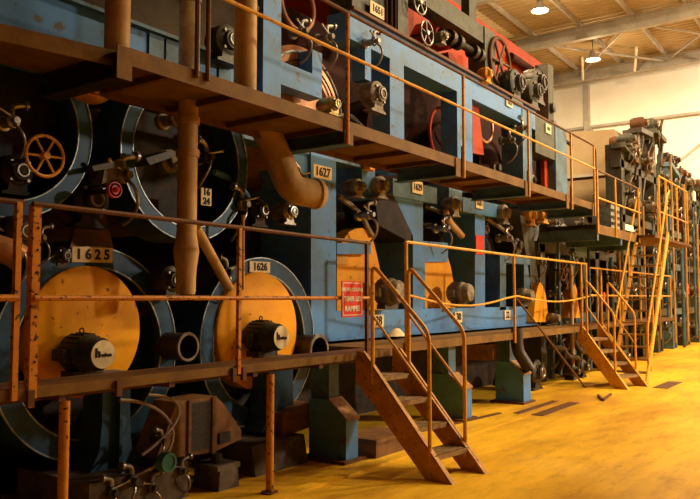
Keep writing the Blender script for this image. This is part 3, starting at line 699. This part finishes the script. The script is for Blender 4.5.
for a, b, c, d, lab in (((92, 166), (122, 160), (124, 166), (94, 171), 'copper toned bracket arm left of the high ring'), ((146, 158), (172, 150), (176, 156), (150, 165), 'copper toned bracket arm inside the high ring')):
    o = facepoly([a, b, c, d], YM-.2, .3).build('bracket_arm', 'oil', None, False); tag(o, lab, 'bracket')
o = facepoly([(106, 162), (124, 158), (129, 176), (112, 180), (102, 184)], YM-.15, .2).build('terminal_cover', 'castgrey', None, False); tag(o, 'pale grey angled cover just above the red indicator', 'cover')
for i, (x0, y0, x1, y1, lab) in enumerate(((214, 172, 252, 206, 'blue curved arm right of the high ring'), (330, 118, 362, 128, 'dark rod under the first window'), (338, 196, 372, 236, 'dark slanted arm over the tall domed guard'), (424, 206, 460, 232, 'dark slanted arm over the second tall guard'), (486, 218, 520, 252, 'dark slanted arm before the portal frame'))):
    a, b = P(x0, y0, YM+.1), P(x1, y1, YM+.1)
    o = MB().tube(smoothpath([a, a+(b-a)*.6+V(0, 0, .12), b], .2), .035, 8).build('support_rod', ('blue', 'oil', 'castgrey', 'oil', 'castgrey')[i], None); tag(o, lab, 'rod')
# ------------------------------------------------------------------ pipes
def pipe(label, pts, r, m='pipe', collars=(), smooth=.15, group=None, n=16, name='pipe', cap=True):
    pts = [Vector(p) for p in pts]; lo = min(pts, key=lambda p: p.z)
    t = thing(name, label, 'pipe', lo, group)
    MB().tube(smoothpath(pts, smooth), r, n, cap).build('run', m, t)
    for c, a in collars: MB().lathe([(r, -.03), (r*1.18, -.03), (r*1.18, .03), (r, .03)], c, a, n).build('collar', m, t)
    return t
p = P(117, 45, 4.22)
pipe('thick dusty pipe standing at the top, left of the pale sleeved pipe', [(p.x, 4.22, UD), (p.x, 4.22, 6.2)], .088)
p = P(245, 88, 4.19); 
t = pipe('thick dusty pipe standing on the upper walkway left of the tall blue post', [(p.x, 4.19, UD), (p.x, 4.19, 6.2)], .095, collars=[(V(p.x, 4.19, 4.6), (0, 0, 1))])
MB().torus(V(p.x+.1, 4.17, 4.0), .03, .006, (1, 0, 0)).build('wire_loop', 'steel', t)
p = P(187, 200, 4.55); X = p.x
t = pipe('long upright lagged pipe passing through the upper walkway', [(X, 4.55, 1.62), (X, 4.55, 6.0)], .08, collars=[(V(X, 4.55, 2.75), (0, 0, 1)), (V(X, 4.55, 4.05), (0, 0, 1)), (V(X, 4.55, 3.02), (0, 0, 1))])
MB().lathe([(.081, 0), (.086, 0), (.086, .75), (.081, .75)], (X, 4.55, 3.25), (0, 0, 1), 20).build('sleeve', 'sleeve', t)
MB().lathe([(.08, .5), (.105, .35), (.085, .2), (.075, 0), (0, 0)], (X, 4.55, 1.60), (0, 0, 1), 18).build('lower_socket', 'pipe', t)
pipe('thin lagged branch pipe slanting down from the upright pipe', [P(196, 228, 4.6), P(208, 250, 4.65), P(229, 288, 4.8)], .045)
t = pipe('thick bent lagged pipe slanting down under the upper walkway', [P(262, 122, 4.85), P(276, 152, 4.8), P(291, 190, 4.7), P(315, 194, 4.6)], .145, smooth=.3, n=20)
e = P(315, 194, 4.6); d = (P(315, 194, 4.6)-P(300, 193, 4.65)).normalized()
MB().lathe([(.145, -.02), (.16, 0), (.15, .05), (.12, .08), (0, .085)], e, d, 20).build('end_cap', 'pipe', t)
pipe('copper coloured pipe stub behind the first yellow rail post', [P(-30, 240, 4.75), P(10, 252, 4.65), P(20, 258, 4.63)], .09, 'copper')
for px, py, Y, R, lab in ((188, 347, 4.8, .12, 'open pipe mouth between the two lower blue rings'), (319, 350, 4.85, .16, 'open pipe mouth left of the 1627 column foot')):
    c = P(px, py, Y); t = thing('pipe_mouth', lab, 'pipe', (c.x, c.y, c.z-R), 'open pipe mouths')
    MB().lathe([(R, 0), (R, -.28), (R*.86, -.28), (R*.86, 0)], c, n=28, closed=True).build('tube', 'oil', t)
    MB().lathe([(R*1.0, .01), (R*1.05, 0), (R*.86, -.01), (R*.84, .01)], c, n=28, closed=True).build('lip', 'castgrey', t)
    MB().lathe([(0, -.25), (R*.86, -.25)], c, n=28).build('inner_plug', 'black', t)
pipe('thin brown conduit rising above the second disc guard', [P(243, 290, YM-.3), P(243, 235, YM-.3), P(243, 215, YM-.3)], .015, 'stair')
pipe('pale pipe bend hanging in the bay below the third bracket', [P(445, 210, YM), P(449, 222, YM), P(462, 236, YM)], .05, 'pipe')
pipe('elbow duct turning down beside the third blue pedestal', [P(517, 328, 4.4), P(517, 350, 4.4), P(526, 364, 4.3), P(530, 370, 4.25)], .09, 'oil')
pipe('rusty curved pipe stub under the upper walkway, left of the high ring', [P(78, 84, YM-.2), P(92, 92, YM-.2), P(108, 84, YM-.2)], .11, 'copper', smooth=.2)
# ------------------------------------------------------------------ under the lower walkway
cb = thing('support_stand', 'dark blue flared column standing below the 1625 ring', 'column', (c1.x, 4.6, 0))
xa, xb = P(84, 430, YM-.1).x, P(112, 430, YM-.1).x
MB().prism([(xa-.1, .28), (xb+.12, .28), (xb+.02, .42), (xb, .6), (xb, 1.0), (xa, 1.0), (xa, .6), (xa-.02, .42)], YM-.32, YM-.08).build('shaft', 'navy', cb, False)
box((xa+xb)/2-.012, (xa+xb)/2+.012, YM-.38, YM-.32, .28, 1.0).build('rib', 'navy', cb, False)
box(xa-.3, xb+.35, YM-.6, YM+.3, .0, .28).build('concrete_foot', 'concrete', cb, False)
cb = thing('support_stand', 'dark blue column below the second blue ring', 'column', (c2.x, 4.6, 0))
xa, xb = P(252, 430, YM-.1).x, P(276, 430, YM-.1).x
MB().prism([(xa-.1, .3), (xb+.12, .3), (xb+.02, .42), (xb, .6), (xb, 1.0), (xa, 1.0), (xa, .6), (xa-.02, .42)], YM-.32, YM-.08).build('shaft', 'navy', cb, False)
xa, xb = P(255, 470, 4.6).x, P(300, 460, 4.6).x
MB().prismX([(4.5, 0), (4.55, .26), (5.3, .26), (5.3, 0)], xa-.1, xb).build('concrete_foot', 'concrete', cb, False)
# guard box with grille
gbx = thing('guard_box', 'brown sheet guard box with dark grille and sloping side below the walkway', 'guard', (3, 4.2, 0))
xa, xb = P(172, 400, 4.6).x, P(217, 400, 4.6).x
ya_ = 4.6; z0, z1 = P(217, 452, ya_).z, P(217, 396, ya_).z
MB().prism([(xa-.15, z0+.05), (xb, z0), (xb, z1), (xa+.05, z1)], ya_, ya_+.28).build('casing', 'box', gbx, False)
xg0, xg1 = P(190, 420, ya_).x, P(211, 420, ya_).x
box(xg0, xg1, ya_-.006, ya_, z0+.05, z1-.03).build('grille', 'mesh', gbx, False)
for a in (xg0-.03, xg1): box(a, a+.03, ya_-.02, ya_, z0, z1).build('grille_edge', 'box', gbx, False)
MB().prism([(xb, z0), (xb+.32, z0+.06), (xb+.32, z0+.14), (xb+.1, z1-.08), (xb, z1)], ya_+.02, ya_+.45).build('sloping_side', 'box', gbx, False)
box(xb+.04, xb+.17, ya_+.0, ya_+.021, z0+.06, z0+.15).build('side_window', 'mesh', gbx, False)
pp = PZ(229, 489, 0)
o = MB().prism([(pp.x-.12, 0), (pp.x+.12, 0), (pp.x+.1, .16), (pp.x+.13, .16), (pp.x+.13, .2), (pp.x-.13, .2), (pp.x-.13, .16), (pp.x-.1, .16)], pp.y, pp.y+.3).build('concrete_plinth', 'concrete', None, False)
tag(o, 'small grimy concrete plinth under the grille guard box', 'plinth')
MB().tube([(pp.x, pp.y+.15, .2), (pp.x, pp.y+.15, z0)], .05, 10).build('box_leg', 'oil', gbx)
# round valve with green face and hoses bottom left
c = P(167, 462, 4.4)
t = thing('round_gauge', 'round gauge with green rim among the clutter below the walkway', 'gauge', (c.x, c.y, c.z-.08))
MB().lathe([(0, .02), (.05, .02), (.052, .03), (.072, .03), (.075, -.04), (0, -.04)], c, n=24).build('dial', 'green', t)
MB().tube([c, c+V(0, .3, -.05)], .03, 8).build('stem', 'oil', t)
for (a, b, l) in (((120, 400), (150, 470), 'pale hose looping down left of the guard box'), ((148, 395), (142, 455), 'second pale hose looping beside the guard box')):
    p0, p3 = P(a[0], a[1], 4.55), P(b[0], b[1], 4.5); 
    o = MB().tube(bz(p0, p0+V(.45, 0, -.05), p3+V(.35, -.1, .2), p3+V(0, 0, 0), 14), .012, 8).build('hose', 'hose', None); tag(o, l, 'hose', 'hoses below the walkway')
rnd = random.Random(3)
for i, (px, py, s) in enumerate(((130, 480, 1.5), (150, 487, 1.3), (110, 492, 1.4), (180, 470, 1.2), (160, 440, 1.1))):
    joint(('dirty valve block on the floor at the foot of the 1625 column', 'dirty valve block next to the round gauge', 'dirty valve block nearest the first support post', 'dirty valve under the grille guard box', 'dirty valve above the round gauge')[i], P(px, py, 4.5), s*.55, 'oil', True, 1 if i % 2 else -1)
o = MB().add([P(283, 437, 4.65), P(316, 425, 4.65), P(313, 402, 4.65), P(283, 414, 4.65)]+[P(283, 437, 4.65)+V(0, .4, 0), P(316, 425, 4.65)+V(0, .4, 0), P(313, 402, 4.65)+V(0, .4, 0), P(283, 414, 4.65)+V(0, .4, 0)],
             [[0, 1, 2, 3], [7, 6, 5, 4], [0, 4, 5, 1], [1, 5, 6, 2], [2, 6, 7, 3], [3, 7, 4, 0]]).build('belt_guard', 'box', None, False)
tag(o, 'tilted brown belt guard box left of the first blue pedestal', 'guard')
o = MB().add([P(489, 361, 4.75), P(514, 357, 4.75), P(510, 341, 4.75), P(487, 345, 4.75)]+[P(489, 361, 4.75)+V(0, .4, 0), P(514, 357, 4.75)+V(0, .4, 0), P(510, 341, 4.75)+V(0, .4, 0), P(487, 345, 4.75)+V(0, .4, 0)],
             [[0, 1, 2, 3], [7, 6, 5, 4], [0, 4, 5, 1], [1, 5, 6, 2], [2, 6, 7, 3], [3, 7, 4, 0]]).build('belt_guard', 'box', None, False)
tag(o, 'tilted brown belt guard box hanging under the narrow walkway', 'guard')
# pedestals
def pedestal(label, px, py, w, h, col=True):
    p = PZ(px, py, 0); X1 = p.x; X0 = X1-w; y = p.y
    t = thing('machine_pedestal', label, 'pedestal', (X0+w/2, y, 0))
    MB().prismX([(y, 0), (y, h-.12), (y+.2, h+.06), (y+.45, h+.06), (y+.45, 0)], X0, X1).build('body', 'blue', t, False)
    MB().prismX([(y-.015, h-.12), (y-.015, h-.10), (y+.2, h+.08), (y+.2, h+.06)], X0-.01, X1+.01).build('slanted_top', 'pedtop', t, False)
    box(X0-.08, X1+.08, y-.04, y+.5, 0, .03).build('base_plate', 'rust', t, False)
    if col: box(X0+.02, X1-.02, y+.22, y+.44, h+.06, .96).build('neck', 'greyblue', t, False)
pedestal('blue box pedestal with rusty sloped top left of the first stair', 358, 460, .20, .52)
pedestal('blue box pedestal with sloped top right of the first stair', 472, 419, .24, .52)
pedestal('dark blue pedestal farthest along the narrow walkway', 531, 402, .28, .55)
o = MB().box(6.15, 6.8, 4.05, 4.5, 0, .15).box(6.13, 6.82, 4.03, 4.5, .15, .18).build('low_platform', 'box', None, False)
tag(o, 'low dark wooden platform on the floor behind the first stair', 'platform')
# shallow drain covers on the floor, scrap bracket
for px, py, w, l, lab in ((548, 408, 1.5, .42, 'dark drain cover set in the floor past the last pedestal'), (668, 385, 1.2, .25, 'dark floor plate beside the foot of the steep stair')):
    p = PZ(px, py, 0); o = MB().box(p.x-w/2, p.x+w/2, p.y-l/2, p.y+l/2, .0, .008).build('drain_cover', 'rust', None, False); tag(o, lab, 'drain')
for a, b, lab in (((440, 427), (500, 413), 'long flat steel strip on the floor beside the second pedestal'), ((476, 432), (528, 412), 'dark flat strip on the floor past the foot of the first stair')):
    p, q = PZ(a[0], a[1], .006), PZ(b[0], b[1], .006); o = MB().bar(p, q, .07, .012).build('steel_strip', 'rust', None, False); tag(o, lab, 'strip')
t = PZ(603, 400, .02); q = PZ(611, 394, .02); r_ = PZ(598, 395, .02)
o = MB().bar(t, q, .03, .03).bar(t, r_, .03, .03).build('scrap_bracket', 'rust', None, False); tag(o, 'small rusty angle piece lying on the yellow floor', 'bracket')
# dark sheets added for the shade inside and under the machine
bk = thing('machine_stand', 'black sheet added for the darkness deep inside the machine', 'frame', (9, 9.2, 0))
box(-3, 32, 9.5, 9.7, 0, 5.2).build('dark_backdrop', 'backwall', bk, False)
us = thing('machine_stand', 'dark sheet added for the shaded void behind the pedestals under the walkways', 'frame', (6, 5.4, 0))
box(-2, 18, 5.75, 5.95, 0, .98).build('dark_screen', 'dark', us, False)
# pipes low under narrow walkway to add clutter
for i, (px, py, dx) in enumerate(((478, 350, .5), (545, 345, .6), (560, 355, .6), (572, 350, .5), (590, 350, .5))):
    a = P(px, py-14, 4.95); lab = ('between the second pedestal and the hanging belt guard', 'just right of the third pedestal', 'below the left slim yellow guard', 'below the right slim yellow guard', 'beside the far short stair')[i]
    pipe('dark bent pipe under the narrow walkway, '+lab, [a, a+V(.1, -.1, -.3), a+V(.1+dx, -.15, -.35), a+V(.1+dx, .0, -.8)], .05, 'oil', smooth=.2)
for i, (px, py, R) in enumerate(((553, 385, .22), (483, 368, .12), (595, 372, .15), (430, 350, .16))):
    blob('dark pump casing on the floor, '+('before the third pedestal', 'between second and third pedestal', 'beside the far short stair', 'behind the first stair treads')[i], V(PZ(px, py+6, 0).x, 4.85, R*1.35), R, .4, 'oil', 'pump', 'pump')
# ------------------------------------------------------------------ red strips in the upper window area
for i, (a, b, y0, y1, lab) in enumerate(((472, 478, 98, 153, 'red hanging sheet strip right of the middle blue post'), (544, 549, 145, 190, 'red hanging sheet strip by the far post of the upper walkway'))):
    o = facepoly([(a, y0), (b, y0+3), (b+6, y1+2), (a+1, y1)], YM+.15, .08).build('red_strip', 'red', None, False); tag(o, lab, 'sheet')
for i, (px, py, R, lab) in enumerate(((485, 125, .3, 'large pale hoop seen in the window right of the middle blue post'), (540, 140, .3, 'large pale hoop seen in the window by the grey upper column'), (298, 5, .3, 'curved copper hoop at the top right of the tall blue post'), (443, 135, .42, 'dark red hoop in the middle upper window'))):
    c = P(px, py, YM+.3); o = MB().torus(c, R, .025, n=40).build('hoop', 'copper' if i != 3 else 'red', None); tag(o, lab, 'hoop')
o = facepoly([(370, 153), (375, 154), (375, 171), (370, 169)], YM-.1, .12).build('junction_box', 'guard', None, False); tag(o, 'small box painted orange as if lit, hanging under the upper walkway, over the slanted foot', 'box')  # orange light on the box is put into its paint
# ------------------------------------------------------------------ tan hood
th = thing('tan_hood', 'tan sheet metal drying hood beyond the upper walkway end', 'hood', (16.6, 6.5, 3))
hx = P(618, 140, 5.6).x
MB().prismX([(5.62, 5.02), (5.6, 6.05), (5.7, 6.2), (11.5, 6.6), (11.5, 5.02)], hx, hx+1.2).build('upper_casing', 'tan', th, False)
MB().prismX([(5.65, 3.9), (5.65, 4.95), (11.5, 4.95), (11.5, 3.9)], hx+.05, hx+1.2).build('lower_casing', 'tan', th, False)
MB().box(hx-.04, hx+.0, 5.6, 11.5, 4.95, 5.02).build('ledge', 'roofsteel', th, False)
cbx = P(615, 215, 4.5)
t = thing('control_cabinet', 'silver slatted cabinet on the high platform below the tan hood', 'cabinet', (cbx.x, 4.5, 2.88))
box(cbx.x-.3, cbx.x+.35, 4.5, 4.9, 2.88, 3.55).build('body', 'steel', t, False)
for i in range(4): box(cbx.x-.26, cbx.x+.31, 4.485, 4.5, 2.98+i*.14, 3.04+i*.14).build('slat', 'dark', t, False)
o = box(P(628, 228, YW).x-.3, P(628, 228, YW).x+.3, YW-.03, YW-.016, P(628, 228, YW).z-.06, P(628, 228, YW).z+.06).build('white_plate', 'white', None, False); tag(o, 'small white plate on the edge of the high platform', 'plate')
c = P(694, 196, YM); o = box(c.x-.2, c.x+.2, YM-.02, YM+.04, c.z-.17, c.z+.17).build('white_plate', 'white', None, False); tag(o, 'small square plate painted white as if lit, high on the farthest frames', 'plate')  # brightness of a lit panel put into plain white
c = P(688, 288, YM); o = box(c.x-.08, c.x+.08, YM-.02, YM+.04, c.z-.2, c.z+.12).build('red_plate', 'redbright', None, False); tag(o, 'small red plate on a thin post past the steep stair', 'plate')
c = P(604, 297, 4.35); o = box(c.x-.05, c.x+.05, 4.34, 4.36, c.z-.09, c.z+.09).build('red_plate', 'redbright', None, False); tag(o, 'small red plate on the rail of the far short stair', 'plate')
# ------------------------------------------------------------------ far machine bays
ordw = ['first', 'second', 'third', 'fourth', 'fifth', 'sixth', 'seventh', 'eighth', 'ninth', 'tenth']
rr = random.Random(11)
farx = [13.6, 15.3, 17.0, 19.3, 21.0, 22.7, 24.6, 26.6, 28.7, 30.9]
tops = [2.6, 2.6, 2.6, 5.5, 6.2, 6.5, 5.8, 5.6, 5.5, 5.4]
for i, X in enumerate(farx):
    top = tops[i]; W = '%s bay past the portal' % ordw[i]
    m = ('grey', 'greyblue', 'oil', 'grey', 'oil')[i % 5]
    t = thing('machine_stand', 'grey green frame of the '+W, 'frame', (X, YM, 0))
    box(X-.14, X+.14, YM+.05, YM+.45, 0, top).build('column', m, t, False)
    MB().bar((X+.55, YM+.15, 0), (X+.9, YM+.15, min(top, 3.4)), .12, .14).build('column', m, t, False)
    for z in (1.05, 2.45)+((3.5, 4.9) if top > 3 else ()):
        box(X-.2, X+1.5, YM+.05, YM+.3, z, z+.2).build('beam', m, t, False)
    if top > 3:
        MB().bar((X-.1, YM+.1, 3.7), (X+1.2, YM+.1, top-.1), .12, .12).build('brace', m, t, False)
        MB().bar((X-.2, YM+.1, top-.05), (X+1.1, YM+.1, top+rr.uniform(-.35, .15)), .35, .14).build('cap_beam', m, t, False)
        for j in range(4):
            q = V(X+rr.uniform(-.1, 1.3), YM-.02, top+rr.uniform(-1.2, -.2)); MB().bar(q, q+V(rr.uniform(-.4, .4), -.05, rr.uniform(.3, .7)), .07, .05).build('lever_arm', rr.choice(['oil', 'grey', 'rust', 'castgrey']), t, False)
    lev = [(.65, 'floor'), (1.75, 'lower'), (3.0, 'middle')]+([(4.2, 'upper'), (5.3, 'top')] if top > 3 else [])
    for z, ln in lev:
        if z > top+.4: continue
        joint('steam joint at %s level, %s' % (ln, W), V(X+rr.uniform(.2, .5), YM-.05, z+rr.uniform(-.15, .15)), rr.uniform(.9, 1.4), rr.choice(['castgrey', 'steel', 'oil', 'grey']), True, rr.choice([1, -1]))
        blob('bearing housing at %s level, %s' % (ln, W), V(X+rr.uniform(.8, 1.3), YM-.02, z+rr.uniform(-.2, .3)), rr.uniform(.13, .22), .3, rr.choice(['oil', 'grey', 'castgrey', 'rust']))
        if i == 3 and z > 3.5: continue
        roll('dark roll at %s level, %s' % (ln, W), V(X+.75, YM+.55, z+.1), .5, rr.choice(['dark', 'oil', 'dark']), group='rolls of the far bays')
    for j in range(2):
        xx = X+.25+j*.7+rr.uniform(-.1, .1); z1 = rr.uniform(2.2, 3) if top < 3 else rr.uniform(3, top+.1)
        pipe('thin upright %s pipe, %s' % (('grey', 'brown')[j], W), [(xx, YM-.18, rr.uniform(0, .6)), (xx, YM-.18, z1)], rr.uniform(.025, .05), ('greyblue', 'pipe')[j])
    if i % 2 == 0: handwheel('rusty handwheel on the '+W, V(X+.1, YM-.3, 2.1 if top < 3 else 3.9), .2, 'rust', 5, .3)
    if top > 3:
        for j in range(3):
            c = V(X+.1+j*.5, YM+.1+rr.uniform(-.2, .3), top+.12+rr.uniform(0, .2))
            blob('knobbly roll bearing %s on top of the %s' % (('left of two others', 'between two others', 'right of two others')[j], W), c, rr.uniform(.12, .2), .5, rr.choice(['oil', 'grey', 'rust']))
# yellow rails before the far bays (beyond the far stair)
fr = thing('guard_rail', 'yellow guard rail running past the steep stair along the far bays', 'rail', (15, 4.4, 0))
for X in (14.9, 16.4, 17.9, 19.4, 21): MB().tube([(X, 4.45, DK), (X, 4.45, 2.15)], .022, 8).build('post', 'yellow', fr)
for z in (2.15, 1.62): MB().tube([(14.2, 4.45, z), (21, 4.45, z)], .018, 8).build('rail', 'yellow', fr)
box(14.1, 21.5, 4.45, 5.05, DK-.08, DK).build('deck_plate', 'rust', fr, False)
# ------------------------------------------------------------------ lights
def area(loc, size, power, col, target=None):
    l = bpy.data.lights.new('area_light', 'AREA'); l.shape = 'DISK'; l.size = size; l.energy = power; l.color = col
    o = bpy.data.objects.new('area_light', l); C.objects.link(o); o.location = loc
    d = (Vector(target)-Vector(loc)) if target else Vector((0, 0, -1))
    o.rotation_euler = d.to_track_quat('-Z', 'Y').to_euler(); return o
WARM = (1, .75, .42); WARM2 = (1, .84, .60)
for X, Y, pw in ((8.5, -2, 180), (13, -1.5, 750), (18, -1.5, 1150), (24, -1.5, 1200), (31, -1.0, 1300)):  # unseen aisle row; first lamp added to brighten the left floor
    area((X, Y, 11.3), .7, pw, WARM)
for X in (18.3, 24.86, 31.41): area((X, 9.43, 11.45), .6, 420, WARM)
area((11.8, 9.4, 11.45), .6, 1500, WARM, (20.6, 8, 5))  # unseen lamp added to the row, aimed to brighten the tan hood
area((33.0, 1, 11.0), 1.0, 900, WARM2, (36, 4, 5))  # unseen lamp added to brighten the end wall
l = bpy.data.lights.new('front_spot', 'SPOT'); l.energy = 12500; l.color = WARM2; l.spot_size = math.radians(46); l.spot_blend = 1.0; l.shadow_soft_size = .5  # unseen spot added to brighten the front, cone shaped to leave the left dim
o = bpy.data.objects.new('front_spot', l); C.objects.link(o); o.location = (20, -12.5, 7.6)
o.rotation_euler = (Vector((11.5, 5, 2.5))-Vector(o.location)).to_track_quat('-Z', 'Y').to_euler()
def bulb(loc, power):
    l = bpy.data.lights.new('ceiling_fill', 'POINT'); l.energy = power; l.color = WARM; l.shadow_soft_size = .25
    o = bpy.data.objects.new('ceiling_fill', l); C.objects.link(o); o.location = loc
for X, Y in ((24.86, 9.36), (31.41, 9.5), (24, -1.5), (31, -1), (27, 4)): bulb((X, Y, 11.2), 170)  # points added to brighten the ceiling, one away from any lamp
w = bpy.data.worlds.new('world'); bpy.context.scene.world = w; w.use_nodes = True
w.node_tree.nodes['Background'].inputs[0].default_value = (1, .72, .45, 1); w.node_tree.nodes['Background'].inputs[1].default_value = .055
# ------------------------------------------------------------------ camera
cd_ = bpy.data.cameras.new('camera'); cam = bpy.data.objects.new('camera', cd_); C.objects.link(cam)
cd_.sensor_width = 36; cd_.lens = F/700*36; cd_.clip_start = .05; cd_.clip_end = 200
cam.matrix_world = Matrix(((RT.x, UP.x, -FWD.x, CAM.x), (RT.y, UP.y, -FWD.y, CAM.y), (RT.z, UP.z, -FWD.z, CAM.z), (0, 0, 0, 1)))
sc = bpy.context.scene; sc.camera = cam
sc.view_settings.view_transform = 'Standard'; sc.view_settings.look = 'None'; sc.view_settings.gamma = 1; sc.view_settings.exposure = 0.12; sc.view_settings.use_curve_mapping = False
